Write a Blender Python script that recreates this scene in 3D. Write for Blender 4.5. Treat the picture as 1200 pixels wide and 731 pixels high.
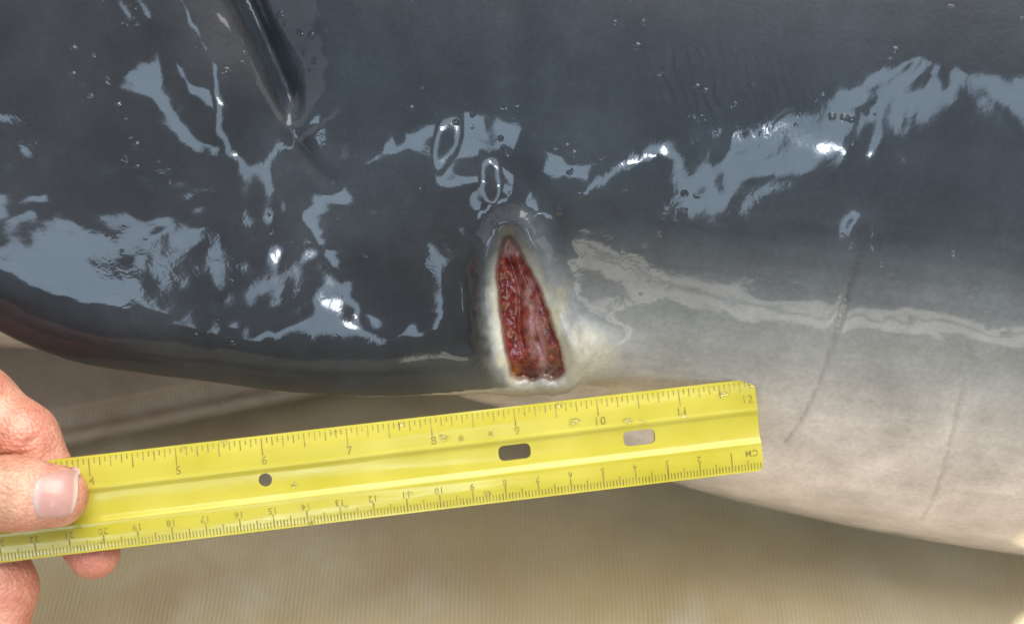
import math, random
import numpy as np
try:
    import bpy, bmesh
    from mathutils import Matrix, Vector
except ImportError:
    bpy = None

# ------------------------------------------------------------------ frame
# Lengths in the design frame are millimetres.  Its origin is the point the
# camera aims at; U = right, V = up in the picture plane, W = to the viewer.
# The mat is the world plane z = 0; the viewer looks down by TH.
TH = math.radians(45.0)
Z0 = 173.0                      # height of the design origin above the mat
WC = 446.0                      # distance of the camera from the origin
FPX = 1667.0                    # focal length in pixels of the 1200 px photo
ST, CT = math.sin(TH), math.cos(TH)

def to_world(p):                # (n,3) design mm -> world metres
    p = np.asarray(p, float)
    return np.stack([p[..., 0], p[..., 1]*ST - p[..., 2]*CT,
                     p[..., 1]*CT + p[..., 2]*ST + Z0], -1)*0.001

def dir_world(d):
    d = np.asarray(d, float)
    return np.stack([d[..., 0], d[..., 1]*ST - d[..., 2]*CT, d[..., 1]*CT + d[..., 2]*ST], -1)

def px(x, y, w=0.0):            # photo pixel at depth w -> design point
    s = (WC - w)/FPX
    return np.array([(x - 600.0)*s, (365.5 - y)*s, w])

rng = np.random.default_rng(7)

# ------------------------------------------------------------------ camera, world, light
if bpy:
    sc = bpy.context.scene
    for o in list(bpy.data.objects):
        bpy.data.objects.remove(o)
    COL = sc.collection
    cam = bpy.data.objects.new('camera', bpy.data.cameras.new('camera'))
    COL.objects.link(cam)
    cam.data.lens = 50.0; cam.data.sensor_width = 36.0
    cam.data.clip_start = 0.01; cam.data.clip_end = 50
    cam.location = to_world([0, 0, WC])
    cam.rotation_euler = (math.pi/2 - TH, 0, 0)
    cam.data.dof.use_dof = True
    cam.data.dof.focus_distance = 0.430
    cam.data.dof.aperture_fstop = 13.0
    sc.camera = cam
    sc.render.resolution_x, sc.render.resolution_y = 1024, 623

    W = bpy.data.worlds.new('World'); sc.world = W; W.use_nodes = True
    nt = W.node_tree
    sky = nt.nodes.new('ShaderNodeTexSky'); sky.sky_type = 'NISHITA'
    sky.sun_disc = False
    sky.sun_elevation = math.radians(55); sky.sun_rotation = math.radians(200)
    nt.links.new(sky.outputs[0], nt.nodes['Background'].inputs[0])
    nt.nodes['Background'].inputs[1].default_value = 0.03
    sc.view_settings.view_transform = 'Standard'
    sc.view_settings.look = 'None'
    sc.view_settings.exposure = 0.0
    sc.view_settings.gamma = 1.0

    def area_lamp(name, loc, target, sx, sy, power, color, spread=180):
        l = bpy.data.lights.new(name, 'AREA'); l.shape = 'RECTANGLE'
        l.size = sx; l.size_y = sy; l.energy = power; l.color = color
        l.spread = math.radians(spread)
        o = bpy.data.objects.new(name, l); COL.objects.link(o)
        o.location = loc
        d = Vector(target) - Vector(loc)
        o.rotation_euler = d.to_track_quat('-Z', 'Y').to_euler()
        return o

    # unseen lamps: sky openings behind the viewer, read from the blue reflections;
    # the overhead key, side fills and glint are added; sizes in metres, 1.2 to 1.8 m away
    P0 = Vector((0.0, -0.05, 0.20))
    def lamp_dir(name, d, dist, sx, sy, radiance, color, roll=0.0):
        d = Vector(d).normalized()
        o = area_lamp(name, P0 + d*dist, P0, sx, sy, math.pi*radiance*sx*sy, color)
        o.rotation_euler = (o.rotation_euler.to_matrix() @ Matrix.Rotation(roll, 3, 'Z')).to_euler()
        return o
    def azel(az, el):
        a, e = math.radians(az), math.radians(el)
        return (math.sin(a)*math.cos(e), -math.cos(a)*math.cos(e), math.sin(e))
    BLUE = (0.60, 0.79, 1.0)
    lamp_dir('sky_opening_lamp', azel(-18.5, 20.6), 1.6, 0.50, 0.22, 9.5, BLUE)
    lamp_dir('sky_strip_lamp', azel(0.5, 24), 1.6, 1.26, 0.105, 9.0, BLUE, math.radians(67))
    lamp_dir('glint_lamp', azel(0, 21), 1.59, 0.05, 0.05, 110.0, (0.85, 0.93, 1.0))  # small unseen lamp added for sparkle in the water film
    lamp_dir('overhead_lamp', (0.15, 0.0, 1.0), 1.6, 1.6, 1.4, 9.5, (1.0, 0.965, 0.90))  # unseen overhead key, added for the general diffuse light
    lamp_dir('side_lamp', (0.95, -0.45, 0.45), 1.6, 1.0, 1.0, 1.7, (1.0, 0.97, 0.93))  # unseen fills on both sides, added to light flank and belly
    lamp_dir('side_lamp', (-0.95, -0.45, 0.55), 1.6, 1.0, 1.0, 1.1, (0.95, 0.97, 1.0))
    sp = bpy.data.lights.new('sunbeam_lamp', 'SPOT'); sp.energy = 260; sp.spot_size = math.radians(1.9); sp.spot_blend = 0.25
    sp.color = (1.0, 0.95, 0.86); sp.shadow_soft_size = 0.004
    so = bpy.data.objects.new('sunbeam_lamp', sp); COL.objects.link(so)
    so.location = (0.32, -0.55, 1.15)
    so.rotation_euler = (Vector((0.217, -0.019, 0)) - so.location).to_track_quat('-Z', 'Y').to_euler()
    area_lamp('low_strip_lamp', (0.08, -0.41, 0.06), (0.08, 0.0, 0.19), 0.26, 0.030, math.pi*5*0.26*0.030, (1.0, 0.95, 0.85))  # unseen low strips, added to make the pale highlight bands on the flank
    area_lamp('low_strip_lamp', (0.07, -0.41, 0.092), (0.08, 0.0, 0.19), 0.22, 0.017, math.pi*5*0.22*0.017, (1.0, 0.95, 0.85))

# ------------------------------------------------------------------ small numeric helpers
def sstep(a, b, x):
    t = np.clip((x - a)/(b - a), 0, 1)
    return t*t*(3 - 2*t)

def smin(a, b, k):
    h = np.maximum(k - np.abs(a - b), 0)/k
    return np.minimum(a, b) - h*h*k*0.25

def smax(a, b, k):
    return -smin(-a, -b, k)

_tab = rng.random(4096).astype(np.float32)
def vnoise(x, y, z=None):
    if z is None:
        z = np.zeros_like(x)
    xi, yi, zi = np.floor(x), np.floor(y), np.floor(z)
    fx, fy, fz = x - xi, y - yi, z - zi
    fx = fx*fx*(3 - 2*fx); fy = fy*fy*(3 - 2*fy); fz = fz*fz*(3 - 2*fz)
    xi = xi.astype(np.int64); yi = yi.astype(np.int64); zi = zi.astype(np.int64)
    def h(a, b, c):
        n = (a*73856093) ^ (b*19349663) ^ (c*83492791)
        n = (n ^ (n >> 13))*1274126177
        return _tab[(n >> 4) & 4095]
    r = 0
    for dx in (0, 1):
        for dy in (0, 1):
            for dz in (0, 1):
                r = r + h(xi+dx, yi+dy, zi+dz)*(fx if dx else 1-fx)*(fy if dy else 1-fy)*(fz if dz else 1-fz)
    return r

def fbm(x, y, z=None, o=4):
    s, a, t = 0, 0.5, 0
    if z is None:
        z = np.zeros_like(x)
    for i in range(o):
        s = s + a*vnoise(x*2**i + 17.3*i, y*2**i + 5.1*i, z*2**i + 9.7*i); t += a; a *= 0.5
    return s/t

def seg_dist(x, y, pts):
    """distance to a polyline, and the signed side is not given"""
    d = np.full(np.broadcast(x, y).shape, 1e9, np.float32)
    for (ax, ay), (bx, by) in zip(pts[:-1], pts[1:]):
        ex, ey = bx - ax, by - ay
        t = np.clip(((x - ax)*ex + (y - ay)*ey)/(ex*ex + ey*ey + 1e-9), 0, 1)
        d = np.minimum(d, (x - ax - t*ex)**2 + (y - ay - t*ey)**2)
    return np.sqrt(d)

def inside(x, y, pts):
    c = np.zeros(np.broadcast(x, y).shape, bool)
    n = len(pts)
    for i in range(n):
        ax, ay = pts[i]; bx, by = pts[(i+1) % n]
        if ay == by:
            continue
        c ^= ((ay > y) != (by > y)) & (x < (bx - ax)*(y - ay)/(by - ay) + ax)
    return c

def chaikin(p, n=2, closed=False):
    p = [tuple(q) for q in p]
    for _ in range(n):
        q = []
        m = len(p)
        rngi = range(m) if closed else range(m-1)
        if not closed:
            q.append(p[0])
        for i in rngi:
            a, b = p[i], p[(i+1) % m]
            q.append(tuple(0.75*np.array(a) + 0.25*np.array(b)))
            q.append(tuple(0.25*np.array(a) + 0.75*np.array(b)))
        if not closed:
            q.append(p[-1])
        p = q
    return p

# ------------------------------------------------------------------ dolphin shape
AL = math.radians(9.0)          # heading of the body axis on the mat
AX = np.array([math.cos(AL), -math.sin(AL)*ST, math.sin(AL)*CT])
SX = np.array([math.sin(AL), math.cos(AL)*ST, -math.cos(AL)*CT])
UPV = np.array([0.0, CT, ST])
C0 = np.array([0.0, 104.0, -130.0])

def radius(t):
    r = 174 - 0.00028*np.clip(t - 200, 0, None)**2
    left = np.clip(-t - 150, 0, None)
    return np.maximum(r - 0.00009*left**2 - 0.02*left, 12)

def blade_mid(u, v):
    return 0.22*v - 0.07*u + 1.0

def blade_px(lst):
    out = []
    for x, y in lst:
        w = 5.0
        for _ in range(4):
            p = px(x, y, w); w = blade_mid(p[0], p[1])
        p = px(x, y, w)
        out.append((p[0], p[1]))
    return out

LEAD = chaikin(blade_px([(706, 350), (709, 385), (703, 415), (690, 434), (670, 442), (640, 447), (590, 453), (530, 459), (460, 465),
        (350, 461), (250, 449), (160, 436), (100, 428), (50, 411), (0, 388), (-60, 348), (-130, 270),
        (-190, 150), (-230, 0), (-240, -150), (-200, -260), (-120, -300)]), 2)
TRAIL = chaikin(blade_px([(-120, -300), (0, -270), (120, -210), (200, -140), (245, -60), (278, 0), (302, 50), (330, 115), (354, 172)]), 2)
ROOT = blade_px([(400, 215), (470, 190), (560, 150), (660, 190), (720, 300)])
BLADE = LEAD + TRAIL[1:] + ROOT
WOUND = chaikin([tuple(px(x, y, 10)[:2]) for x, y in
        [(588, 290), (597, 276), (606, 288), (620, 313), (635, 345), (648, 379), (657, 407), (663, 432), (659, 444),
         (648, 447), (637, 443), (626, 449), (612, 446), (601, 443), (595, 431), (589, 400), (585, 365), (582, 335), (583, 310)]], 1, True)
def pl(lst, w=10):
    return [tuple(px(x, y, w)[:2]) for x, y in lst]
FURROW = pl([(606, 30), (603, 120), (597, 200), (592, 275)])
CREASE1 = chaikin(pl([(984, 278), (980, 310), (974, 348), (966, 395), (960, 440), (951, 485), (936, 525)], 12), 2)
CREASE2 = chaikin(pl([(1071, 448), (1073, 490), (1080, 540), (1086, 580), (1091, 615)], -30), 2)
WRINK = [pl([(352, 165), (366, 190), (388, 214)], 20), pl([(318, 60), (350, 90), (378, 130), (392, 175)], 20),
         pl([(560, 236), (575, 262), (590, 282)], 20), pl([(625, 232), (612, 262), (598, 282)], 20),
         pl([(545, 330), (548, 365), (545, 400)], 20)]

TRIM = [tuple(px(x, y, -105)[:2]) for x, y in [(-3000, 300), (-600, 395), (0, 408), (300, 420), (480, 438), (580, 474), (690, 535), (800, 592), (1000, 670), (1200, 740), (1500, 840), (4000, 1600)]]
def trim_line(u, v):
    """positive below the underline of the chest and belly"""
    a = np.array(TRIM)
    y = np.interp(u, a[:, 0], a[:, 1]); y1 = np.interp(u + 15, a[:, 0], a[:, 1]); y0 = np.interp(u - 15, a[:, 0], a[:, 1])
    ym = (y0 + y + y1)/3
    return ((ym - v)*30/np.hypot(30, y1 - y0)).astype(np.float32)

def fields(u, v):
    """everything of the dolphin that depends on (u, v) only"""
    u, v = np.broadcast_arrays(np.asarray(u, np.float32), np.asarray(v, np.float32))
    f = {}
    ins = inside(u, v, BLADE)
    dl = seg_dist(u, v, LEAD); dt = seg_dist(u, v, TRAIL)
    dr = seg_dist(u, v, [TRAIL[-1]] + ROOT + [LEAD[0]])
    db = np.minimum(np.minimum(dl, dt), dr)
    past = ~ins & (dr <= np.minimum(dl, dt) + 1e-3)      # beyond the root: the blade runs on, sinking into the body
    ins = ins | past
    f['e_lead'] = np.where(ins, dl, -db)
    f['e_trail'] = np.where(ins | (dt > db + 0.5), dt, 0)
    wid = 18
    rs = sstep(-25, 5, u)*sstep(-16, 2, v)
    sink = np.where(past, 22*rs + 0.6*dr*dr/(dr + 16), 22*sstep(wid, 0, dr)*rs)
    f['ins'] = ins; f['db'] = db; f['dr'] = dr; f['dt'] = dt; f['past'] = past
    f['mid'] = blade_mid(u, v) - sink
    f['trim'] = trim_line(u, v)
    p = px(655, 482, -20)
    f['hollow'] = 16*np.exp(-(((u - p[0])/24)**2 + ((v - p[1])/11)**2))
    f['k'] = 4 + 16*sstep(-75, -20, u)
    # detail displacement (positive = inwards)
    win = inside(u, v, WOUND); dw = seg_dist(u, v, WOUND + [WOUND[0]])
    sw = np.where(win, -dw, dw) + (1.2 + 0.5*sstep(-10, -18, v))*(fbm(u/2.2, v/3.0, None, 3) - 0.5)
    f['sw'] = sw
    d = (9.0 - 3.0*sstep(-8, -17, v))*sstep(0.2, -1.8, sw)
    side = sstep(-30, -5, v)
    d = d - (2.4 + 1.2*sstep(2, 12, u + 0.15*v)*sstep(10, -8, v))*np.exp(-((sw - 3.4)/3.8)**2)*(sw > -1)*1.35
    # rounded rim of the trailing edge and the deep groove beside it
    gz = sstep(TRAIL[-1][1] - 6, TRAIL[-1][1] + 16, v)
    outside = (~ins)*sstep(0, 12, dr - dt)
    d = d + gz*outside*(6.5*np.exp(-((dt - 3.0)/3.4)**2) + 2.0*np.exp(-((dt - 8)/9)**2))
    d = d - gz*(ins & ~past)*sstep(0, 18, dr)*3.0*np.exp(-((dt - 14)/14)**2)
    d = d + gz*(ins & ~past)*sstep(0, 10, dr)*6.5*np.exp(-((dt + 3.0)/3.4)**2)
    df = seg_dist(u, v, FURROW)
    d = d + (0.6 + 0.7*sstep(50, 22, v))*np.exp(-(df/6)**2)*sstep(14, 24, v)
    p = px(690, 414, 8)
    d = d - 2.6*np.exp(-((u - p[0])**2/(2*6.0**2) + (v - p[1])**2/(2*7.0**2)))
    # swelling of the shoulder right of the furrow
    p = px(668, 228, 25)
    d = d - 2.3*np.exp(-((u - p[0])**2 + (v - p[1])**2)/(2*14.0**2))
    c1 = seg_dist(u, v, CREASE1); c2 = seg_dist(u, v, CREASE2)
    f['c1'], f['c2'] = c1, c2
    d = d + 0.40*np.exp(-(c1/0.8)**2) - 0.2*np.exp(-((c1-3)/2.5)**2) + 0.3*np.exp(-(c2/0.8)**2)
    for i, wr in enumerate(WRINK):
        dw_ = seg_dist(u, v, wr)
        d = d + [0.6, 0.3, 0.12, 0.12, 0.9][i]*np.exp(-(dw_/[2.6, 4.0, 1.6, 1.6, 4][i])**2)
    d = d + (1.5 - 0.3*sstep(20, 60, u))*(fbm(u/36 + 2.45, v/36 + 0.3, None, 2) - 0.5) + (0.36 - 0.24*sstep(20, 50, u))*(fbm(u/9+50, v/9, None, 2) - 0.5)
    # faint lengthwise wrinkling of the flank
    f['disp'] = d.astype(np.float32)
    return f

def sdf_dolphin(u, v, w, f):
    qx, qy, qz = u - C0[0], v - C0[1], w - C0[2]
    t = qx*AX[0] + qy*AX[1] + qz*AX[2]
    s = qx*SX[0] + qy*SX[1] + qz*SX[2]
    h = qx*UPV[0] + qy*UPV[1] + qz*UPV[2]
    b = np.sqrt(s*s + h*h) - radius(t)
    # rounded ends
    b = smax(b, t - 480, 60); b = smax(b, -t - 900, 60)
    b = smax(b + f['hollow'], f['trim'], 34)
    # flipper blade
    L, TM = 21.0, 12.5
    T = TM*(0.5 + 0.5*np.sqrt(1 - (1 - np.clip(f['e_trail']/24, 0, 1))**2))
    wr = w - f['mid']
    x = np.clip(L - f['e_lead'], 0, None)
    g = np.sqrt((x/L)**2 + (wr/T)**2) + 1e-6
    gr = np.sqrt((x/L**2)**2 + (wr/T**2)**2) + 1e-6
    db_in = (g - 1)*g/gr
    bl = db_in
    d = smin(b, bl, f['k'])
    d = d + f['disp']*sstep(-75, -45, w)
    # belly rests on the mat
    z = v*CT + w*ST + Z0
    return smax(d, 1.0 - z, 14)

def grad(fn, P, e=0.25):
    g = []
    for i in range(3):
        a = P.copy(); b = P.copy(); a[:, i] += e; b[:, i] -= e
        g.append((fn(a) - fn(b))/(2*e))
    return np.stack(g, -1)

def dolphin_at(P):
    return sdf_dolphin(P[:, 0], P[:, 1], P[:, 2], fields(P[:, 0], P[:, 1]))

def cast(x, y):
    """photo pixel -> point on the dolphin, by marching the ray"""
    o = np.array([0, 0, WC]); d = px(x, y, 0) - o; d /= np.linalg.norm(d)
    t = 300.0
    for _ in range(300):
        p = o + d*t
        s = float(dolphin_at(p[None])[0])
        if s < 0.05:
            return p
        t += max(0.3*s, 0.05)
        if t > 800:
            return None
    return p

#END_SHAPE
# ------------------------------------------------------------------ meshes from implicit shapes
def axis_coords(segments):
    """[(start, end, step), ...] joined into one rising list"""
    c = []
    for a, b, st in segments:
        n = max(1, int(round((b - a)/st)))
        c += list(np.linspace(a, b, n, endpoint=False))
    c.append(segments[-1][1])
    return np.array(c, np.float32)

def surface_net(F, xs, ys, zs):
    S = F < 0
    nx, ny, nz = F.shape
    cnt = np.zeros((nx-1, ny-1, nz-1), np.int8)
    for a in (0, 1):
        for b in (0, 1):
            for c in (0, 1):
                cnt += S[a:nx-1+a, b:ny-1+b, c:nz-1+c]
    mix = (cnt > 0) & (cnt < 8)
    I, J, K = np.nonzero(mix)
    idx = np.full(mix.shape, -1, np.int32); idx[I, J, K] = np.arange(len(I))
    acc = np.zeros((len(I), 3)); num = np.zeros(len(I))
    corners = [(a, b, c) for a in (0, 1) for b in (0, 1) for c in (0, 1)]
    for p in corners:
        for ax in range(3):
            if p[ax]:
                continue
            q = list(p); q[ax] = 1
            fa = F[I+p[0], J+p[1], K+p[2]]; fb = F[I+q[0], J+q[1], K+q[2]]
            m = (fa < 0) != (fb < 0)
            t = np.where(m, fa/(fa - fb + (~m)), 0)
            A = np.stack([xs[I+p[0]], ys[J+p[1]], zs[K+p[2]]], -1)
            B = np.stack([xs[I+q[0]], ys[J+q[1]], zs[K+q[2]]], -1)
            acc += np.where(m[:, None], A + (B - A)*t[:, None], 0); num += m
    V = acc/num[:, None]
    quads = []
    def emit(i, j, k, o1, o2, flip):
        c = []
        for d1, d2 in ((-1, -1), (0, -1), (0, 0), (-1, 0)):
            c.append(idx[i + o1[0]*d1 + o2[0]*d2, j + o1[1]*d1 + o2[1]*d2, k + o1[2]*d1 + o2[2]*d2])
        q = np.stack(c, -1)
        q[flip] = q[flip][:, ::-1]
        quads.append(q)
    d = S[1:, 1:-1, 1:-1] != S[:-1, 1:-1, 1:-1]
    i, j, k = np.nonzero(d); j = j+1; k = k+1
    emit(i, j, k, (0, 1, 0), (0, 0, 1), ~S[i, j, k])
    d = S[1:-1, 1:, 1:-1] != S[1:-1, :-1, 1:-1]
    i, j, k = np.nonzero(d); i = i+1; k = k+1
    emit(i, j, k, (0, 0, 1), (1, 0, 0), ~S[i, j, k])
    d = S[1:-1, 1:-1, 1:] != S[1:-1, 1:-1, :-1]
    i, j, k = np.nonzero(d); i = i+1; j = j+1
    emit(i, j, k, (1, 0, 0), (0, 1, 0), ~S[i, j, k])
    Q = np.concatenate(quads)
    return V, Q[(Q >= 0).all(1)]

def project(fn, V, n=3, e=0.3, cap=1.0):
    for _ in range(n):
        d = fn(V); g = grad(fn, V, e)
        l = np.sum(g*g, -1) + 1e-6
        st = np.clip(d/l, -cap*2, cap*2)[:, None]*g
        m = np.linalg.norm(st, axis=1, keepdims=True)
        V = V - st*np.minimum(1, cap/(m + 1e-9))
    return V

def make_mesh(name, V, Q, mat, parent=None, colors=None, smooth=True, attrs=None, world=True):
    me = bpy.data.meshes.new(name)
    P = to_world(V) if world else np.asarray(V)
    me.vertices.add(len(P)); me.vertices.foreach_set('co', P.astype(np.float32).ravel())
    k = Q.shape[1]
    me.loops.add(Q.size); me.loops.foreach_set('vertex_index', Q.astype(np.int32).ravel())
    me.polygons.add(len(Q))
    me.polygons.foreach_set('loop_start', np.arange(0, Q.size, k, dtype=np.int32))
    me.polygons.foreach_set('loop_total', np.full(len(Q), k, np.int32))
    me.polygons.foreach_set('use_smooth', np.full(len(Q), smooth, bool))
    me.update(calc_edges=True); me.validate()
    if colors is not None:
        a = me.color_attributes.new('tint', 'FLOAT_COLOR', 'POINT')
        c = np.ones((len(P), 4), np.float32); c[:, :3] = colors
        a.data.foreach_set('color', c.ravel())
    for nm, val in (attrs or {}).items():
        a = me.attributes.new(nm, 'FLOAT', 'POINT')
        a.data.foreach_set('value', np.asarray(val, np.float32))
    me.materials.append(mat)
    o = bpy.data.objects.new(name, me); COL.objects.link(o)
    if parent:
        o.parent = parent
    return o

def empty(name, loc=(0, 0, 0)):
    o = bpy.data.objects.new(name, None); COL.objects.link(o); o.location = loc
    o.empty_display_size = 0.02
    return o

def tag(o, label, cat, group=None):
    o['label'] = label; o['category'] = cat
    if group:
        o['group'] = group

def lerp_stops(x, xs, cols):
    cols = np.array(cols)
    return np.stack([np.interp(x, xs, cols[:, i]) for i in range(3)], -1)

def mix(a, b, t):
    t = np.asarray(t)[..., None]
    return a*(1 - t) + np.asarray(b)*t

# ------------------------------------------------------------------ materials
class NT:
    def __init__(self, name):
        self.m = bpy.data.materials.new(name); self.m.use_nodes = True
        self.t = self.m.node_tree; self.b = self.t.nodes['Principled BSDF']
        self.out = self.t.nodes['Material Output']
    def n(self, kind, **kw):
        nd = self.t.nodes.new('ShaderNode' + kind)
        for k, v in kw.items():
            if k.startswith('i_'):
                key = k[2:].replace('_', ' ')
                nd.inputs[int(key) if key.isdigit() else key].default_value = v
            else:
                setattr(nd, k, v)
        return nd
    def l(self, a, b):
        self.t.links.new(a, b)
    def attr(self, name):
        return self.n('Attribute', attribute_name=name)
    def obj(self):
        return self.n('TexCoord').outputs['Object']
    def noise(self, vec, scale, detail=4, rough=0.55, dist=0.0):
        nd = self.n('TexNoise', i_Scale=scale, i_Detail=detail, i_Roughness=rough, i_Distortion=dist)
        self.l(vec, nd.inputs['Vector']); return nd.outputs['Fac']
    def ramp(self, fac, a, b, ca=(0, 0, 0, 1), cb=(1, 1, 1, 1)):
        r = self.n('ValToRGB'); r.color_ramp.elements[0].position = a; r.color_ramp.elements[1].position = b
        r.color_ramp.elements[0].color = ca; r.color_ramp.elements[1].color = cb
        self.l(fac, r.inputs[0]); return r.outputs[0]
    def math(self, op, a, b=None):
        nd = self.n('Math', operation=op)
        for i, x in enumerate((a, b)):
            if x is None:
                continue
            if isinstance(x, (int, float)):
                nd.inputs[i].default_value = x
            else:
                self.l(x, nd.inputs[i])
        return nd.outputs[0]
    def mixc(self, fac, a, b, mode='MIX'):
        nd = self.n('Mix', data_type='RGBA', blend_type=mode)
        for i, x in ((0, fac), (6, a), (7, b)):
            if isinstance(x, (int, float)):
                nd.inputs[i].default_value = x
            elif isinstance(x, tuple):
                nd.inputs[i].default_value = x
            else:
                self.l(x, nd.inputs[i])
        return nd.outputs[2]
    def bump(self, height, dist, strength=1.0, normal=None):
        nd = self.n('Bump', i_Distance=dist, i_Strength=strength)
        self.l(height, nd.inputs['Height'])
        if normal is not None:
            self.l(normal, nd.inputs['Normal'])
        return nd.outputs[0]
    def set(self, **kw):
        for k, v in kw.items():
            s = self.b.inputs[k.replace('_', ' ')]
            if hasattr(v, 'links'):
                self.l(v, s)
            else:
                s.default_value = v

def skin_material():
    a = NT('wet_dolphin_skin'); vec = a.obj()
    tint = a.attr('tint').outputs['Color']
    # mottling and very fine grain of the skin
    m1 = a.ramp(a.noise(vec, 55, 5, 0.6), 0.3, 0.7, (0.78, 0.78, 0.78, 1), (1.18, 1.18, 1.18, 1))
    c = a.mixc(1.0, tint, m1, 'MULTIPLY')
    m2 = a.ramp(a.noise(vec, 600, 3, 0.6), 0.3, 0.7, (0.9, 0.9, 0.9, 1), (1.1, 1.1, 1.1, 1))
    c = a.mixc(1.0, c, m2, 'MULTIPLY')
    # faint pale scratches and smears
    mp2 = a.n('Mapping'); mp2.inputs['Scale'].default_value = (1.0, 0.35, 0.35); mp2.inputs['Rotation'].default_value = (0.2, 0.5, 0.3)
    a.l(vec, mp2.inputs['Vector'])
    sm = a.ramp(a.noise(mp2.outputs[0], 24, 5, 0.65), 0.35, 0.72, (0.88, 0.88, 0.88, 1), (1.16, 1.17, 1.18, 1))
    c = a.mixc(1.0, c, sm, 'MULTIPLY')
    # tooth rake marks: parallel dark strokes inside the rake mask
    mp = a.n('Mapping'); mp.inputs['Rotation'].default_value = (0, 0, 0)
    a.l(vec, mp.inputs['Vector'])
    sep = a.n('SeparateXYZ'); a.l(mp.outputs[0], sep.inputs[0])
    wob = a.noise(vec, 90, 3)
    ph = a.math('ADD', a.math('MULTIPLY', sep.outputs[0], 2*math.pi/0.0033), a.math('MULTIPLY', sep.outputs[2], 2*math.pi/0.0085))
    ph = a.math('ADD', ph, a.math('MULTIPLY', wob, 16.0))
    stro = a.ramp(a.math('SINE', ph), 0.1, 1.0)
    brk = a.ramp(a.noise(vec, 110, 4), 0.40, 0.66, (0, 0, 0, 1), (0.85, 0.85, 0.85, 1))
    fac = a.math('MULTIPLY', a.math('MULTIPLY', stro, brk), a.attr('rake').outputs['Fac'])
    c = a.mixc(fac, c, (0.012, 0.014, 0.017, 1))
    a.set(Base_Color=c, Roughness=0.5, Specular_IOR_Level=0.25)
    # film of water: its own, wobblier normal
    n1 = a.noise(vec, 38, 2, 0.5, 0.6)
    n2 = a.noise(vec, 170, 3, 0.6, 0.4)
    wet = a.attr('wet').outputs['Fac']
    b1 = a.bump(n1, 0.0005)
    b2 = a.bump(a.math('MULTIPLY', n2, wet), 0.00007, 1.0, b1)
    vo = a.n('TexVoronoi', i_Scale=210.0); a.l(vec, vo.inputs['Vector'])
    spot = a.ramp(vo.outputs['Distance'], 0.10, 0.26, (1, 1, 1, 1), (0, 0, 0, 1))
    some = a.ramp(a.noise(vec, 46, 3, 0.6), 0.56, 0.62)
    b2 = a.bump(a.math('MULTIPLY', spot, some), 0.00035, 1.0, b2)
    fine = a.noise(vec, 900, 2, 0.5)
    bb = a.bump(fine, 0.00006, 1.0)
    a.l(a.attr('film').outputs['Fac'], a.b.inputs['Coat Weight'])
    a.set( Coat_Roughness=0.065, Coat_IOR=1.34, Coat_Normal=b2, Normal=bb)
    return a.m

def tissue_material():
    a = NT('raw_wound_tissue'); vec = a.obj()
    tint = a.attr('tint').outputs['Color']
    m = a.ramp(a.noise(vec, 700, 5, 0.7), 0.3, 0.7, (0.72, 0.66, 0.66, 1), (1.28, 1.25, 1.25, 1))
    c = a.mixc(1.0, tint, m, 'MULTIPLY')
    a.set(Base_Color=c, Roughness=0.22, Coat_Weight=0.35, Coat_Roughness=0.15, Subsurface_Weight=0.2, Subsurface_Scale=0.002)
    a.b.inputs['Subsurface Radius'].default_value = (1, 0.3, 0.2)
    a.set(Normal=a.bump(a.noise(vec, 700, 3, 0.5), 0.00015))
    return a.m

def ruler_material():
    a = NT('yellow_ruler_plastic'); vec = a.obj()
    n = a.ramp(a.noise(vec, 40, 4), 0.3, 0.7, (0.50, 0.44, 0.045, 1), (0.60, 0.535, 0.09, 1))
    a.set(Base_Color=n, Roughness=0.22, Specular_IOR_Level=0.5, Subsurface_Weight=0.25, Subsurface_Scale=0.003)
    a.b.inputs['Subsurface Radius'].default_value = (1, 0.9, 0.15)
    scr = a.n('Mapping'); scr.inputs['Scale'].default_value = (0.12, 1, 1); a.l(vec, scr.inputs[0])
    a.set(Normal=a.bump(a.noise(scr.outputs[0], 260, 3), 0.00012))
    a.set(Roughness=a.ramp(a.noise(scr.outputs[0], 120, 4), 0.35, 0.65, (0.10, 0.10, 0.10, 1), (0.28, 0.28, 0.28, 1)))
    tr = a.n('BsdfTranslucent', i_Color=(0.80, 0.74, 0.05, 1))
    mx = a.n('MixShader', i_0=0.22)
    a.l(a.b.outputs[0], mx.inputs[1]); a.l(tr.outputs[0], mx.inputs[2]); a.l(mx.outputs[0], a.out.inputs[0])
    return a.m

def ink_material():
    a = NT('olive_ruler_ink'); vec = a.obj()
    c = a.ramp(a.noise(vec, 500, 3), 0.35, 0.65, (0.13, 0.10, 0.010, 1), (0.27, 0.215, 0.025, 1))
    worn = a.ramp(a.noise(vec, 330, 4, 0.6), 0.40, 0.68, (0.05, 0.05, 0.05, 1), (0.36, 0.36, 0.36, 1))
    c = a.mixc(worn, c, (0.48, 0.43, 0.06, 1))
    a.set(Base_Color=c, Roughness=0.4)
    return a.m

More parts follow.
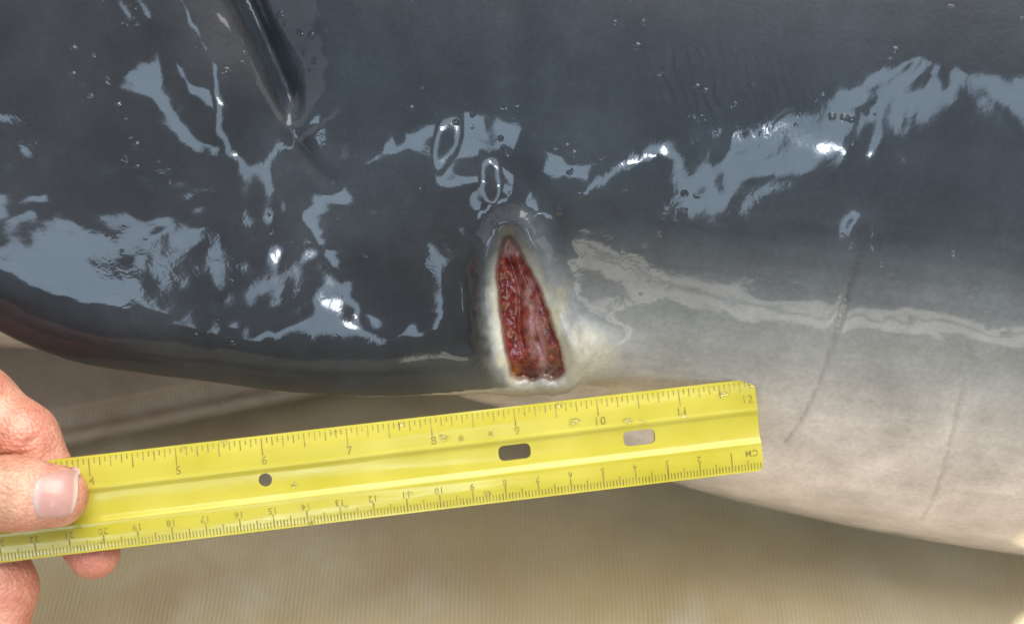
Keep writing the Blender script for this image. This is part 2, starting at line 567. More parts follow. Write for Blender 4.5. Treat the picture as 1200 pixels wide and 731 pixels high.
def hand_material():
    a = NT('bare_hand_skin'); vec = a.obj()
    tint = a.attr('tint').outputs['Color']
    m = a.ramp(a.noise(vec, 220, 4, 0.6), 0.3, 0.7, (0.84, 0.76, 0.74, 1), (1.12, 1.16, 1.16, 1))
    c = a.mixc(1.0, tint, m, 'MULTIPLY')
    a.set(Base_Color=c, Roughness=0.42, Specular_IOR_Level=0.45, Subsurface_Weight=0.35, Subsurface_Scale=0.004)
    a.b.inputs['Subsurface Radius'].default_value = (1, 0.35, 0.2)
    mp = a.n('Mapping'); mp.inputs['Scale'].default_value = (1, 0.35, 1); a.l(vec, mp.inputs[0])
    v = a.n('TexVoronoi', i_Scale=900.0); a.l(vec, v.inputs['Vector'])
    b = a.bump(v.outputs['Distance'], 0.0003)
    b = a.bump(a.noise(mp.outputs[0], 420, 4), 0.0003, 1.0, b)
    a.set(Normal=b)
    return a.m

def nail_material():
    a = NT('thumb_nail'); tint = a.attr('tint').outputs['Color']
    a.set(Base_Color=tint, Roughness=0.36, Coat_Weight=0.1, Coat_Roughness=0.1, Subsurface_Weight=0.2, Subsurface_Scale=0.002)
    vec = a.obj()
    mp = a.n('Mapping'); mp.inputs['Scale'].default_value = (0.15, 1, 1); a.l(vec, mp.inputs[0])
    a.set(Normal=a.bump(a.noise(mp.outputs[0], 700, 2), 0.0001))
    return a.m

def mat_material():
    a = NT('ribbed_mat_cloth'); vec = a.obj()
    sep = a.n('SeparateXYZ'); a.l(vec, sep.inputs[0])
    wob = a.math('MULTIPLY', a.noise(vec, 14, 3), 8.0)
    warp = a.math('SINE', a.math('ADD', a.math('MULTIPLY', sep.outputs[0], 2*math.pi/0.0018), wob))
    weft = a.math('SINE', a.math('MULTIPLY', sep.outputs[1], 2*math.pi/0.0024))
    thr = a.math('ADD', a.math('MULTIPLY', warp, 0.38), a.math('MULTIPLY', weft, 0.06))
    thr = a.math('MULTIPLY', thr, a.ramp(a.noise(vec, 26, 4, 0.6), 0.3, 0.7, (0.25, 0.25, 0.25, 1), (1, 1, 1, 1)))
    thr = a.math('ADD', thr, 0.5)
    base = a.ramp(a.noise(vec, 9, 5, 0.55), 0.36, 0.66, (0.54, 0.44, 0.24, 1), (0.64, 0.57, 0.40, 1))
    stain = a.ramp(a.noise(vec, 17, 3, 0.5), 0.55, 0.72, (0, 0, 0, 1), (0.6, 0.6, 0.6, 1))
    base = a.mixc(stain, base, (0.48, 0.33, 0.18, 1))
    pale = a.ramp(a.noise(vec, 23, 3, 0.5, 0.5), 0.6, 0.75, (0, 0, 0, 1), (0.45, 0.45, 0.45, 1))
    base = a.mixc(pale, base, (0.68, 0.66, 0.58, 1))
    c = a.mixc(1.0, base, a.ramp(thr, 0.0, 1.0, (0.78, 0.78, 0.79, 1), (1.10, 1.10, 1.08, 1)), 'MULTIPLY')
    wet = a.ramp(a.noise(vec, 12, 4, 0.6), 0.45, 0.6, (0.32, 0.32, 0.32, 1), (0.75, 0.75, 0.75, 1))
    a.set(Base_Color=c, Roughness=wet, Specular_IOR_Level=0.4, Normal=a.bump(thr, 0.0005, 1.0, a.bump(a.noise(vec, 11, 2), 0.012)))
    return a.m

def water_material():
    a = NT('clear_water')
    a.set(Base_Color=(1, 1, 1, 1), Roughness=0.02, IOR=1.333, Transmission_Weight=1.0)
    return a.m

M_SKIN, M_TISSUE, M_RULER, M_INK = skin_material(), tissue_material(), ruler_material(), ink_material()
M_HAND, M_NAIL, M_MAT, M_WATER = hand_material(), nail_material(), mat_material(), water_material()

# ------------------------------------------------------------------ the mat
def build_mat():
    bm = bmesh.new()
    bmesh.ops.create_cube(bm, size=1.0)
    bmesh.ops.scale(bm, vec=(2.4, 1.9, 0.03), verts=bm.verts)
    bmesh.ops.translate(bm, vec=(-0.15, 0.1, -0.015), verts=bm.verts)
    bmesh.ops.bevel(bm, geom=bm.edges[:], offset=0.008, segments=3, affect='EDGES')
    me = bpy.data.meshes.new('mat'); bm.to_mesh(me); bm.free(); me.materials.append(M_MAT)
    o = bpy.data.objects.new('mat', me); COL.objects.link(o)
    o['kind'] = 'structure'; o['label'] = 'khaki ribbed cloth mat with brown stains under the dolphin'
build_mat()

# folded pad under the chest, its front edge running back to the right
def on_plane(x, y, zmm):
    o = to_world([0, 0, WC]); d = to_world(px(x, y, 0)) - o
    return o + d*((zmm*0.001 - o[2])/d[2])

def pad_material():
    a = NT('grey_brown_pad_cloth'); vec = a.obj()
    c = a.ramp(a.noise(vec, 14, 5, 0.6), 0.35, 0.65, (0.32, 0.25, 0.18, 1), (0.42, 0.35, 0.27, 1))
    sep = a.n('SeparateXYZ'); a.l(vec, sep.inputs[0])
    rib = a.math('SINE', a.math('MULTIPLY', sep.outputs[0], 2*math.pi/0.0018))
    a.set(Base_Color=c, Roughness=0.6, Normal=a.bump(rib, 0.00008, 1.0, a.bump(a.noise(vec, 20, 3), 0.008)))
    return a.m

def build_pad():
    H = 26
    a, b = on_plane(80, 494, H), on_plane(290, 452, H)
    d = (b - a)/np.linalg.norm(b - a); nrm = np.array([-d[1], d[0], 0])
    p0 = a - d*0.30; p1 = a + d*0.17
    bm = bmesh.new()
    loop = [p0, p1, p1 + nrm*0.36, p0 + nrm*0.36]
    lo = [bm.verts.new((q[0], q[1], 0.001)) for q in loop]; hi = [bm.verts.new((q[0], q[1], H*0.001)) for q in loop]
    bm.faces.new(lo[::-1]); bm.faces.new(hi)
    for i in range(4):
        j = (i+1) % 4; bm.faces.new((lo[i], lo[j], hi[j], hi[i]))
    bmesh.ops.recalc_face_normals(bm, faces=bm.faces)
    bmesh.ops.bevel(bm, geom=bm.edges[:], offset=0.009, segments=5, affect='EDGES')
    me = bpy.data.meshes.new('foam_pad'); bm.to_mesh(me); bm.free(); me.materials.append(pad_material())
    me.polygons.foreach_set('use_smooth', [True]*len(me.polygons))
    o = bpy.data.objects.new('foam_pad', me); COL.objects.link(o)
    c = sum((Vector(q) for q in loop), Vector())/4; c.z = 0
    me.transform(Matrix.Translation(-c)); o.location = c
    tag(o, 'grey brown cloth pad in the shade under the flipper behind the fingers', 'pad')
build_pad()

# ------------------------------------------------------------------ the dolphin
def dolphin_colors(V, N, f):
    u, v, w = V.T
    z = v*CT + w*ST + Z0
    zz = z - 0.06*np.clip(u - 60, 0, None) + 16*(fbm(u/60, v/45, w/60, 3) - 0.5)
    c = lerp_stops(zz, [60, 120, 150, 172, 192, 215, 250],
        [(0.63, 0.545, 0.525), (0.63, 0.55, 0.53), (0.52, 0.475, 0.46), (0.27, 0.275, 0.275), (0.135, 0.147, 0.155), (0.056, 0.063, 0.070), (0.036, 0.044, 0.053)])
    streak = fbm(u/120 + 3, (v + 0.13*u)/2.2, None, 3)
    c = c*(0.92 + 0.16*streak)[:, None]
    front = sstep(-12, 0, w - f['mid'])*f['ins']
    fl = front*sstep(24, 0, u + 0.35*v)*np.maximum(sstep(0, 26, f['dr'])*(~f['past']), sstep(10, 0, f['dt']))
    fc = lerp_stops(fbm(u/22, v/22, w/22, 4), [0.25, 0.5, 0.75], [(0.024, 0.025, 0.027), (0.033, 0.034, 0.037), (0.045, 0.047, 0.050)])
    # the leading edge turns paler and olive near the root
    pe = sstep(16, 0, f['e_lead'])*sstep(-50, 5, u)
    fc = mix(fc, (0.15, 0.15, 0.125), 0.8*pe)
    c = mix(c, fc, fl)
    # swollen pale rim round the wound
    sw = f['sw'] + 5*(fbm(u/7, v/7, None, 3) - 0.5) + 3.0*(fbm(u/2.0 + 31, v/2.0, None, 2) - 0.5)
    low = sstep(20, -4, v)
    right = sstep(0, 12, u + 0.15*v)
    rim = sstep(9 + 3*right, 0.5, sw)*(0.14 + 0.5*low)
    c = mix(c, (0.30, 0.315, 0.31), np.clip(rim*1.0, 0, 1))
    ragged = fbm(u/3.2 + 4, v/4.5, None, 3)
    rim2 = sstep(3.9*(0.5 + ragged), 1.0*(0.5 + ragged) - 0.6, f['sw'])*(0.06 + 0.94*low)
    rim2 = rim2*(1 - 0.75*np.exp(-((u - 9.5)/4.5)**2)*sstep(-16, -19, v))
    c = mix(c, (0.60, 0.585, 0.50), 0.8*rim2)
    c = mix(c, (0.42, 0.36, 0.20), 0.45*rim2*sstep(0.5, 0.7, fbm(u/4 + 20, v/5, None, 3))*low)
    c = mix(c, (0.20, 0.07, 0.05), 0.55*sstep(0.7, -0.4, f['sw'] + 1.2*(ragged - 0.5)))
    lip = sstep(15, 4, np.hypot(u - 22, (v + 14)*1.1))
    c = mix(c, (0.42, 0.40, 0.32), 0.75*lip)
    yel = sstep(3.0, 0.6, np.hypot((u - 14.5)*1.0, (v - 3)*0.5) + 3*(fbm(u/3, v/3, None, 2) - 0.5))
    c = mix(c, (0.40, 0.33, 0.12), 0.22*yel)
    # dark patches either side of the wound, dark furrow above it
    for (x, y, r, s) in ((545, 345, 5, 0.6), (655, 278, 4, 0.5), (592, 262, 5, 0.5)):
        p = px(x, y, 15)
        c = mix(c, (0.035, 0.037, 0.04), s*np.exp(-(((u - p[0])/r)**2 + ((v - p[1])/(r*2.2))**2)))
    # throat skin creases: pigment, with crevice shade put into the colour too
    c = mix(c, (0.07, 0.06, 0.055), 0.34*np.exp(-(f['c1']/0.55)**2)*sstep(-60, -20, w))
    c = mix(c, (0.12, 0.10, 0.10), 0.30*np.exp(-(f['c2']/0.55)**2)*sstep(-75, -45, w))
    dark = sstep(0.16, 0.05, c.mean(1))
    c = c*(1 - dark[:, None]*np.array([0.47, 0.43, 0.37]))
    return np.clip(c, 0, 1)

def build_dolphin():
    xs = axis_coords([(-1040, -300, 20), (-300, -185, 4), (-185, 195, 1.0), (195, 300, 4), (300, 620, 14)])
    ys = axis_coords([(-140, -82, 4), (-82, 100, 1.0), (100, 330, 7), (330, 420, 14)])
    zs = axis_coords([(-330, -150, 9), (-150, -62, 3.0), (-62, 66, 1.0), (66, 120, 4)])
    f2 = fields(xs[:, None], ys[None, :])
    F = np.empty((len(xs), len(ys), len(zs)), np.float32)
    for i in range(0, len(xs), 24):
        sl = slice(i, i+24)
        ff = {k: a[sl, :, None] for k, a in f2.items()}
        F[sl] = sdf_dolphin(xs[sl, None, None], ys[None, :, None], zs[None, None, :], ff)
    V, Q = surface_net(F, xs, ys, zs)
    del F
    fine = (V[:, 0] > -186) & (V[:, 0] < 196) & (V[:, 2] > -63)
    V[fine] = project(dolphin_at, V[fine].astype(np.float64), 2, 0.3, 0.6)
    f = fields(V[:, 0], V[:, 1])
    c = dolphin_colors(V, None, f)
    u, v, w = V.T
    p = px(835, 105, 35)
    rake = np.exp(-(((u - p[0])/22)**2 + ((v - p[1])/12)**2)**2)
    wet = 0.35 + 0.9*sstep(0.45, 0.65, fbm(u/30 + 9, v/30, w/30, 3))
    film = 1 - 0.8*sstep(13, 3, f['e_lead'])*f['ins']*sstep(15, -5, u)*(~f['past'])
    root = empty('dolphin', tuple(to_world([0, 90, -130])*np.array([1, 1, 0])))
    inv = -np.array(root.location)
    o = make_mesh('body', V, Q, M_SKIN, None, c, attrs={'rake': rake, 'wet': wet, 'film': film})
    o.data.transform(Matrix.Translation(root.location).inverted()); o.parent = root
    tag(root, 'wet dark grey dolphin with pale belly and a wounded flipper, lying on the khaki mat', 'dolphin')
    return root

dolphin = build_dolphin()

def build_wound(root):
    xs = np.arange(-8, 20, 0.33); ys = np.arange(-24, 24, 0.33)
    X, Y = np.meshgrid(xs, ys, indexing='ij')
    u, v = X.ravel(), Y.ravel()
    f = fields(u, v); sw = f['sw'].copy()
    f = dict(f)
    f['disp'] = f['disp'] - (9.0 - 3.0*sstep(-8, -17, v))*sstep(0.2, -1.8, sw)      # surface as it was before the cut
    ridge = np.abs(fbm(u/4.0 + 0.10*v, v/6.0, None, 4) - 0.5)*2
    lump = fbm(u/1.3, v/1.3, None, 3)
    cen = 4.6 - 0.20*v                                    # line down the middle of the gash
    prof = 4.6 + 1.7*np.tanh((cen - u)/3.5) - 1.0*ridge - 0.3*(lump - 0.5) - 2.0*(fbm(u/4 + 7, v/5, None, 2) - 0.5)
    prof = prof + 1.0*np.exp(-((u - cen + 2.2 - 1.2*np.sin(v/5))/0.8)**2) + 0.9*np.exp(-((u - cen - 1.8 - 0.8*np.sin(v/3.4))/0.5)**2)
    prof = prof*(1 - 0.45*sstep(-8, -17, v))
    f['disp'] = f['disp'] + prof
    lo = np.full(len(u), -20.0); hi = np.full(len(u), 60.0)
    for _ in range(26):
        m = 0.5*(lo + hi)
        s = sdf_dolphin(u, v, m, f)
        ins = s < 0
        lo = np.where(ins, m, lo); hi = np.where(ins, hi, m)
    w = 0.5*(lo + hi)
    idx = np.arange(len(u)).reshape(X.shape)
    Q = np.stack([idx[:-1, :-1], idx[1:, :-1], idx[1:, 1:], idx[:-1, 1:]], -1).reshape(-1, 4)
    keep = (sw[Q] < 0.9).all(1) & (np.ptp(w[Q], axis=1) < 9)
    Q = Q[keep]
    used = np.unique(Q); rm = np.full(len(u), -1); rm[used] = np.arange(len(used)); Q = rm[Q]
    u, v, w, lump, ridge, sw = u[used], v[used], w[used], lump[used], ridge[used], sw[used]
    c = lerp_stops(lump, [0.2, 0.5, 0.8], [(0.085, 0.009, 0.007), (0.16, 0.018, 0.012), (0.25, 0.05, 0.036)])
    cx = 5.2 - 0.20*v                                     # pinkish grey middle strand
    pk = np.exp(-((u - cx - 0.8)/2.4)**2)*sstep(0.35, 0.65, fbm(u/2, v/4, None, 3))*sstep(17, 8, v)
    c = mix(c, (0.34, 0.19, 0.19), 0.9*pk)
    c = mix(c, (0.42, 0.27, 0.25), 0.8*sstep(15.5, 18.0, v))
    p = px(604, 437, 10)
    c = mix(c, (0.50, 0.22, 0.03), 0.8*np.exp(-(np.hypot(u - p[0], v - p[1])/1.6)**2))
    p = px(640, 441, 10)
    c = mix(c, (0.42, 0.32, 0.25), 0.8*np.exp(-(((u - p[0])/4.5)**2 + ((v - p[1])/1.7)**2)))
    for x, y in ((641, 437), (648, 439)):
        p = px(x, y, 10)
        c = mix(c, (0.06, 0.04, 0.02), 0.8*np.exp(-(np.hypot(u - p[0], v - p[1])/0.6)**2))
    c = mix(c, (0.10, 0.008, 0.008), 0.5*sstep(-1.5, 0.0, sw))
    o = make_mesh('wound', np.stack([u, v, w], -1), Q, M_TISSUE, None, c)
    o.data.transform(Matrix.Translation(root.location).inverted()); o.parent = root
    o['label'] = 'raw red wedge shaped wound at the flipper root'
build_wound(dolphin)

# ------------------------------------------------------------------ the ruler
RB = math.radians(6.3)
RX = np.array([math.cos(RB), math.sin(RB), -0.08]); RX /= np.linalg.norm(RX)
RZ = np.array([0.08, 0.0, 1.0]); RZ -= RX*RZ.dot(RX); RZ /= np.linalg.norm(RZ)
RY = np.cross(RZ, RX)
RO = px(888.5, 497, 8.0)
RL, RH = 302.0, 14.2

def ruler_matrix():
    X, Y, Z = dir_world(RX), dir_world(RY), dir_world(RZ); O = to_world(RO)
    return Matrix(((X[0], Y[0], Z[0], O[0]), (X[1], Y[1], Z[1], O[1]), (X[2], Y[2], Z[2], O[2]), (0, 0, 0, 1)))

def ruler_top(y):
    y = np.asarray(y, float)
    z = 1.35 - 0.55*sstep(9.0, 14.2, np.abs(y))
    ch = sstep(4.4, 3.0, y)*sstep(-5.4, -4.0, y)
    z = z - ch*(0.55 + 0.55*np.cos(np.clip((y + 0.5)/4.9, -1, 1)*math.pi/2))
    return z + 0.16*np.exp(-((y - 4.7)/0.45)**2) + 0.16*np.exp(-((y + 5.7)/0.45)**2)

def apply_bool(o, cutter, op):
    md = o.modifiers.new('b', 'BOOLEAN'); md.operation = op; md.object = cutter; md.solver = 'EXACT'
    dg = bpy.context.evaluated_depsgraph_get(); dg.update()
    me = bpy.data.meshes.new_from_object(o.evaluated_get(dg))
    o.modifiers.clear(); o.data = me
    bpy.data.objects.remove(cutter)

def prism(outline, z0, z1):
    bm = bmesh.new()
    lo = [bm.verts.new((x*.001, y*.001, z0*.001)) for x, y in outline]
    hi = [bm.verts.new((x*.001, y*.001, z1*.001)) for x, y in outline]
    n = len(outline)
    bm.faces.new(lo[::-1]); bm.faces.new(hi)
    for i in range(n):
        j = (i+1) % n
        bm.faces.new((lo[i], lo[j], hi[j], hi[i]))
    me = bpy.data.meshes.new('prism'); bm.to_mesh(me); bm.free()
    o = bpy.data.objects.new('prism', me); COL.objects.link(o)
    return o

def rounded(cx, cy, hx, hy, r, n=8):
    pts = []
    for sx, sy, a0 in ((1, 1, 0), (-1, 1, 90), (-1, -1, 180), (1, -1, 270)):
        for k in range(n+1):
            a = math.radians(a0 + 90*k/n)
            pts.append((cx + sx*(hx - r) + r*math.cos(a), cy + sy*(hy - r) + r*math.sin(a)))
    return pts

def ruler_local(x, y):
    """photo pixel -> ruler plane coordinates (mm)"""
    o = np.array([0, 0, WC]); d = px(x, y, 0) - o
    t = (RO - o).dot(RZ)/d.dot(RZ); p = o + d*t - RO
    return p.dot(RX), p.dot(RY)

def build_ruler():
    root = empty('ruler'); root.matrix_world = ruler_matrix()
    ys = np.linspace(-RH, RH, 72)
    prof = [(y, float(ruler_top(y))) for y in ys]
    back = [(y, -0.9 - 0.9*float(sstep(5.6, 3.6, y)*sstep(-6.6, -4.6, y))) for y in ys[::-3]]
    loop = prof + back
    xs = np.linspace(3, -RL - 3, 40)
    bm = bmesh.new(); rows = []
    for x in xs:
        rows.append([bm.verts.new((x*.001, y*.001, z*.001)) for y, z in loop])
    n = len(loop)
    for a, b in zip(rows[:-1], rows[1:]):
        for i in range(n):
            j = (i+1) % n
            bm.faces.new((a[i], a[j], b[j], b[i]))
    bm.faces.new(rows[0][::-1]); bm.faces.new(rows[-1])
    bmesh.ops.recalc_face_normals(bm, faces=bm.faces)
    me = bpy.data.meshes.new('blade'); bm.to_mesh(me); bm.free()
    o = bpy.data.objects.new('blade', me); COL.objects.link(o); me.materials.append(M_RULER)
    apply_bool(o, prism(rounded(-RL/2, 0, RL/2, RH - 0.02, 2.0), -6, 6), 'INTERSECT')
    for x, y, hx, hy, r in ((311, 562, 2.0, 2.0, 1.95), (603, 529.5, 4.9, 2.35, 1.7), (749, 512.5, 4.9, 2.35, 1.7)):
        lx, ly = ruler_local(x, y)
        apply_bool(o, prism(rounded(lx, ly, hx, hy, r), -6, 6), 'DIFFERENCE')
    me = o.data
    me.polygons.foreach_set('use_smooth', [True]*len(me.polygons))
    me.set_sharp_from_angle(angle=math.radians(35))
    if not me.materials:
        me.materials.append(M_RULER)
    o.name = 'blade'; me.name = 'blade'; o.parent = root
    # scales: flat ink ticks that follow the face of the plastic
    def ticks(name, items):
        bm = bmesh.new()
        for x, ya, yb, wd in items:
            k = 4; pr = None
            x += random.uniform(-0.03, 0.03); yb += random.uniform(-0.08, 0.08)
            for i in range(k+1):
                y = ya + (yb - ya)*i/k; z = float(ruler_top(y)) + 0.035
                cur = [bm.verts.new(((x - wd/2)*.001, y*.001, z*.001)), bm.verts.new(((x + wd/2)*.001, y*.001, z*.001))]
                if pr:
                    bm.faces.new((pr[0], pr[1], cur[1], cur[0]) if yb > ya else (pr[1], pr[0], cur[0], cur[1]))
                pr = cur
        me = bpy.data.meshes.new(name); bm.to_mesh(me); bm.free(); me.materials.append(M_INK)
        t = bpy.data.objects.new(name, me); COL.objects.link(t); t.parent = root; t['kind'] = 'stuff'
    random.seed(3)
    cm = []
    for m in range(1, 301):
        L = 4.1 if m % 10 == 0 else 3.0 if m % 5 == 0 else 2.0
        cm.append((-(m*1.0 - 0.3), -13.6, -13.6 + L, 0.38 if m % 10 else 0.44))
    ticks('centimetre_scale', cm)
    inch = []
    for s in range(1, 191):
        x = -49.2 - (10*16 - s)*25.4/16
        if x > -1.2 or x < -RL + 1:
            continue
        L = 5.2 if s % 16 == 0 else 4.2 if s % 8 == 0 else 3.0 if s % 4 == 0 else 2.5 if s % 2 == 0 else 1.6
        inch.append((x, 13.5, 13.5 - L, 0.38))
    ticks('inch_scale', inch)
    def numeral(txt, x, y, size, rot):
        cu = bpy.data.curves.new('numeral', 'FONT'); cu.body = txt; cu.size = size*.001*1.42
        cu.align_x = 'CENTER'; cu.align_y = 'CENTER'; cu.space_character = 1.12; cu.offset = 0.00004; cu.resolution_u = 3
        t = bpy.data.objects.new('numeral', cu); COL.objects.link(t)
        dg = bpy.context.evaluated_depsgraph_get(); dg.update()
        me = bpy.data.meshes.new_from_object(t.evaluated_get(dg))
        bpy.data.objects.remove(t)
        me.materials.clear(); me.materials.append(M_INK)
        c, s = math.cos(rot), math.sin(rot)
        for vt in me.vertices:
            a, b = vt.co.x, vt.co.y
            X = a*c - b*s + x*.001; Y = a*s + b*c + y*.001
            vt.co = (X, Y, (float(ruler_top(Y*1000)) + 0.04)*.001)
        me.name = 'numeral'
        q = bpy.data.objects.new('numeral', me); COL.objects.link(q); q.parent = root
    for k in range(1, 30):
        numeral(str(k), -(k*10 - 0.3), -8.35, 1.9, math.pi)
    numeral('CM', -3.3, -8.35, 1.9, math.pi)
    for k in range(1, 12):
        numeral(str(k), -49.2 - (10 - k)*25.4 + 0.3, 6.7, 2.5, 0)
    numeral('12', -2.9, 8.0, 2.4, 0)
    tag(root, 'yellow plastic ruler with inch and centimetre scales held beside the wound', 'ruler')
    return root
ruler = build_ruler()

# droplets of sea water on the ruler
def build_drops():
    base = None
    spots = [(345, 568, 1.1), (470, 497, 1.0), (520, 512, 1.5), (540, 513, 1.1), (672, 493, 1.7), (735, 492, 1.4), (752, 494, 1.0),
             (655, 474, 1.3), (846, 461, 1.5), (880, 451, 1.0), (575, 508, 1.0), (120, 633, 0.8), (92, 616, 0.9), (263, 517, 1.1),
             (800, 486, 1.2), (215, 524, 0.8), (480, 577, 0.9), (571, 577, 1.2), (365, 612, 0.9), (392, 506, 0.8), (405, 592, 0.8)]
    for i, (x, y, r) in enumerate(spots):
        lx, ly = ruler_local(x, y)
        bm = bmesh.new()
        bmesh.ops.create_icosphere(bm, subdivisions=3, radius=1.0)
        ph = i*1.7
        for vt in bm.verts:
            a = math.atan2(vt.co.y, vt.co.x)
            k = 1 + 0.22*math.sin(2*a + ph) + 0.14*math.sin(3*a + 2*ph)
            vt.co.x *= k*r*0.72*1.25; vt.co.y *= k*r*0.62
            vt.co.z = vt.co.z*0.46*r if vt.co.z > 0 else vt.co.z*0.02
        for vt in bm.verts:
            z = float(ruler_top(ly + vt.co.y)) + 0.05
            vt.co = ((lx + vt.co.x)*.001, (ly + vt.co.y)*.001, (z + vt.co.z)*.001)
        me = bpy.data.meshes.new('water_drop'); bm.to_mesh(me); bm.free()
        me.polygons.foreach_set('use_smooth', [True]*len(me.polygons)); me.materials.append(M_WATER)
        o = bpy.data.objects.new('water_drop', me); COL.objects.link(o)
        c = Vector((lx*.001, ly*.001, float(ruler_top(ly))*.001))
        me.transform(Matrix.Translation(-c))
        o.matrix_world = ruler_matrix() @ Matrix.Translation(c)
        tag(o, 'small clear drop of water clinging to the face of the yellow ruler', 'water drop', 'water drops on the ruler')
build_drops()

# ------------------------------------------------------------------ the hand
def cone(P, a, b, ra, rb):
    """rounded cone from a to b"""
    a = np.asarray(a); b = np.asarray(b); ab = b - a
    t = np.clip(((P - a) @ ab)/(ab @ ab), 0, 1)
    return np.linalg.norm(P - a - t[:, None]*ab, axis=1) - (ra + (rb - ra)*t)

def RW(x, y, off):
    """a point over (+) or behind (-) the ruler face, off mm from it"""
    w = 26.0
    for _ in range(4):
        p = px(x, y, w); q = p - RO
        w = RO[2] - (q[0]*RZ[0] + q[1]*RZ[1])/RZ[2] + off
    return px(x, y, w)

FING = {
 'thumb': [(RW(66, 581, 10.0), 9.0), (RW(20, 578, 11.0), 10.2), (RW(-60, 575, 13.5), 10.6), (RW(-170, 590, 11), 12.5), (RW(-300, 660, -12), 17)],
 'index': [(RW(110, 648, -10.5), 7.8), (RW(72, 590, -11.5), 8.8), (RW(26, 513, -12.5), 10.2), (RW(-30, 474, -15), 12.0), (RW(-190, 455, -30), 11.5), (RW(-360, 500, -34), 14)],
 'middle': [(RW(2, 742, -9), 8.0), (RW(4, 690, -12), 9.6), (RW(-24, 600, -14), 10.2), (RW(-80, 520, -24), 10.8), (RW(-220, 500, -42), 11.6), (RW(-390, 560, -46), 15)],
 'ring': [(RW(-100, 760, -14), 7.6), (RW(-110, 690, -17), 8.8), (RW(-140, 610, -24), 9.8), (RW(-190, 560, -36), 10.4), (RW(-290, 560, -52), 11.2), (RW(-420, 620, -52), 15)],
 'little': [(RW(-190, 780, -16), 6.6), (RW(-205, 730, -19), 7.6), (RW(-230, 670, -26), 8.4), (RW(-270, 630, -38), 9.0), (RW(-340, 630, -52), 10), (RW(-450, 690, -50), 14)],
}
PALM = [(RW(-360, 560, -34), RW(-520, 640, -30), 17, 21), (RW(-390, 600, -44), RW(-530, 670, -32), 17, 21), (RW(-430, 670, -44), RW(-540, 700, -32), 16, 21),
        (RW(-300, 660, -14), RW(-520, 690, -26), 18, 22), (RW(-520, 660, -30), RW(-640, 740, -30), 25, 25), (RW(-640, 740, -30), RW(-900, 900, -20), 25, 33)]

def sdf_hand(P):
    d = None
    for nm, ch in FING.items():
        f = None
        for (a, ra), (b, rb) in zip(ch[:-1], ch[1:]):
            c = cone(P, a, b, ra, rb)
            f = c if f is None else smin(f, c, 4.0)
        if d is None:
            d = f
        else:
            far = sstep(-95, -135, P[:, 0])
            d = smin(d, f, 0.6 + 7*far)
    for a, b, ra, rb in PALM:
        d = smin(d, cone(P, a, b, ra, rb), 14)
    # flexion crease where the index finger folds, nail bed shoulder, soft lumps
    cr = seg_dist(P[:, 0], P[:, 1], CREASE_I)
    d = d + 0.5*np.exp(-(cr/0.8)**2)*(P[:, 2] < 24)
    # skin wrinkles over the thumb joint
    for k, xx in enumerate((2, 10, 17)):
        q = RW(xx, 578, 20)
        d = d + 0.22*np.exp(-((P[:, 0] - q[0] + 0.05*(P[:, 1]-q[1])**2*0.1)/0.5)**2)*(P[:, 2] > 33)
    # pads pressed flat against the ruler's two faces
    rz = (P - RO) @ RZ
    ry = (P - RO) @ RY
    on = sstep(17.5, 14.5, np.abs(ry))
    th = cone(P, FING['thumb'][0][0], FING['thumb'][2][0], 14, 14)
    d = np.where((on > 0) & (rz < 6) & (rz > -0.2), smax(d, (1.5 - rz)*1.0, 0.8), d)
    d = np.where((on > 0) & (rz <= -0.2) & (rz > -8), smax(d, rz + 2.0, 0.8), d)
    return d
CREASE_I = pl([(5, 537), (25, 526), (44, 515), (52, 510)], 14)

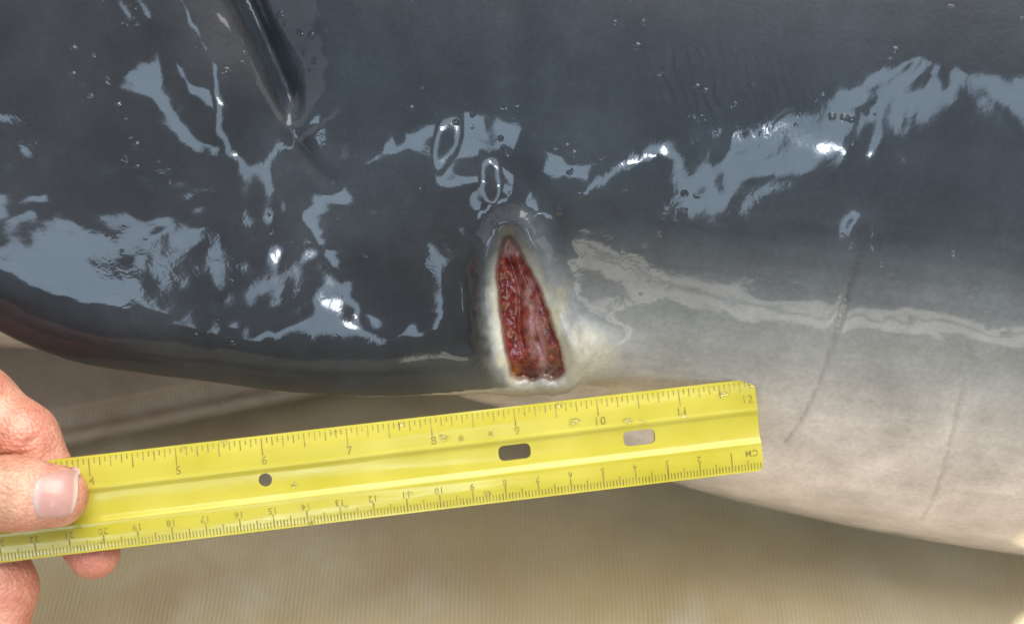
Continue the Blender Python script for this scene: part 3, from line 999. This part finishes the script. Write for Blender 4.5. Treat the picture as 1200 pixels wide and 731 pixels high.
def build_hand():
    root = empty('hand', tuple(to_world(RW(-520, 660, -30))))
    xs = axis_coords([(-440, -160, 3.5), (-160, -100, 1.0), (-100, -86, 1.0)])
    ys = axis_coords([(-230, -120, 3.5), (-120, 5, 1.0), (5, 40, 3.0)])
    zs = axis_coords([(-70, -25, 3.0), (-25, 60, 1.0)])
    X, Y, Z = np.meshgrid(xs, ys, zs, indexing='ij')
    F = sdf_hand(np.stack([X.ravel(), Y.ravel(), Z.ravel()], -1)).reshape(X.shape)
    # forearm ends where the sheet of samples ends
    F[0] = np.maximum(F[0], 1); F[:, 0] = np.maximum(F[:, 0], 1)
    V, Q = surface_net(F.astype(np.float32), xs, ys, zs)
    fine = (V[:, 0] > -165)
    V[fine] = project(sdf_hand, V[fine], 2, 0.3, 0.5)
    u, v, w = V.T
    n = fbm(u/9, v/9, w/9, 3)
    c = lerp_stops(n, [0.25, 0.5, 0.75], [(0.50, 0.20, 0.14), (0.57, 0.26, 0.185), (0.62, 0.33, 0.24)])
    tip = FING['index'][0][0]
    c = mix(c, (0.52, 0.17, 0.13), 0.6*sstep(16, 4, np.linalg.norm(V - tip, axis=1)))
    cr = seg_dist(u, v, CREASE_I)
    c = mix(c, (0.50, 0.15, 0.10), 0.6*sstep(7, 0, cr))
    q = RW(-10, 575, 20)
    c = mix(c, (0.50, 0.30, 0.19), 0.7*sstep(14, 5, np.hypot(u - q[0], v - q[1]))*(w > 30))
    o = make_mesh('skin', V, Q, M_HAND, None, c)
    o.data.transform(Matrix.Translation(root.location).inverted()); o.parent = root
    tag(root, 'bare hand pinching the end of the yellow ruler between thumb and fingers', 'hand')
    # thumb nail: a thin curved plate seated on the thumb
    a0, a1 = RW(38, 583, 20), RW(86, 583, 20)
    n1, n2 = 44, 34
    s = np.linspace(0, 1, n1); t = np.linspace(-1, 1, n2)
    S, Tt = np.meshgrid(s, t, indexing='ij')
    half = 7.0*(1 - 0.02*S) * np.sqrt(np.clip(1 - np.clip((S - 0.80)/0.24, 0, 1)**2*0.88, 0, 1))*np.sqrt(np.clip(1 - np.clip((0.16 - S)/0.16, 0, 1)**2*0.35, 0, 1))
    uu = a0[0] + (a1[0] - a0[0])*S; vv = a0[1] + half*Tt + 0.6*S
    uu = uu - 1.1*(Tt**2)*(S > 0.5)*(S - 0.5)*2 + 1.0*(Tt**2)*(S < 0.3)*(0.3 - S)*3.3
    u, v = uu.ravel(), vv.ravel()
    lo = np.full(len(u), 33.0); hi = np.full(len(u), 70.0)
    for _ in range(22):
        m = (lo + hi)/2
        ins = sdf_hand(np.stack([u, v, m], -1)) < 0
        lo = np.where(ins, m, lo); hi = np.where(ins, hi, m)
    wl = (lo + hi)/2
    T_, S_ = Tt.ravel(), S.ravel()
    lift = 0.35 - 0.55*sstep(0.82, 1.0, np.abs(T_)) - 0.45*sstep(0.10, 0.0, S_)
    # flatten the plate a little across its width, keep it bent over the tip
    w = wl + lift
    idx = np.arange(len(u)).reshape(n1, n2)
    Q = np.stack([idx[:-1, :-1], idx[1:, :-1], idx[1:, 1:], idx[:-1, 1:]], -1).reshape(-1, 4)
    c = np.tile(np.array([(0.47, 0.26, 0.225)]), (len(u), 1))
    c = mix(c, (0.52, 0.42, 0.41), 0.6*sstep(0.26, 0.12, S_ + 0.25*T_**2))
    c = mix(c, (0.66, 0.56, 0.50), 0.6*sstep(0.88, 0.95, S_ + 0.04*T_**2))
    o = make_mesh('thumb_nail', np.stack([u, v, w], -1), Q, M_NAIL, None, c)
    sm = o.modifiers.new('thick', 'SOLIDIFY'); sm.thickness = 0.0006; sm.offset = -1
    o.data.transform(Matrix.Translation(root.location).inverted()); o.parent = root
build_hand()
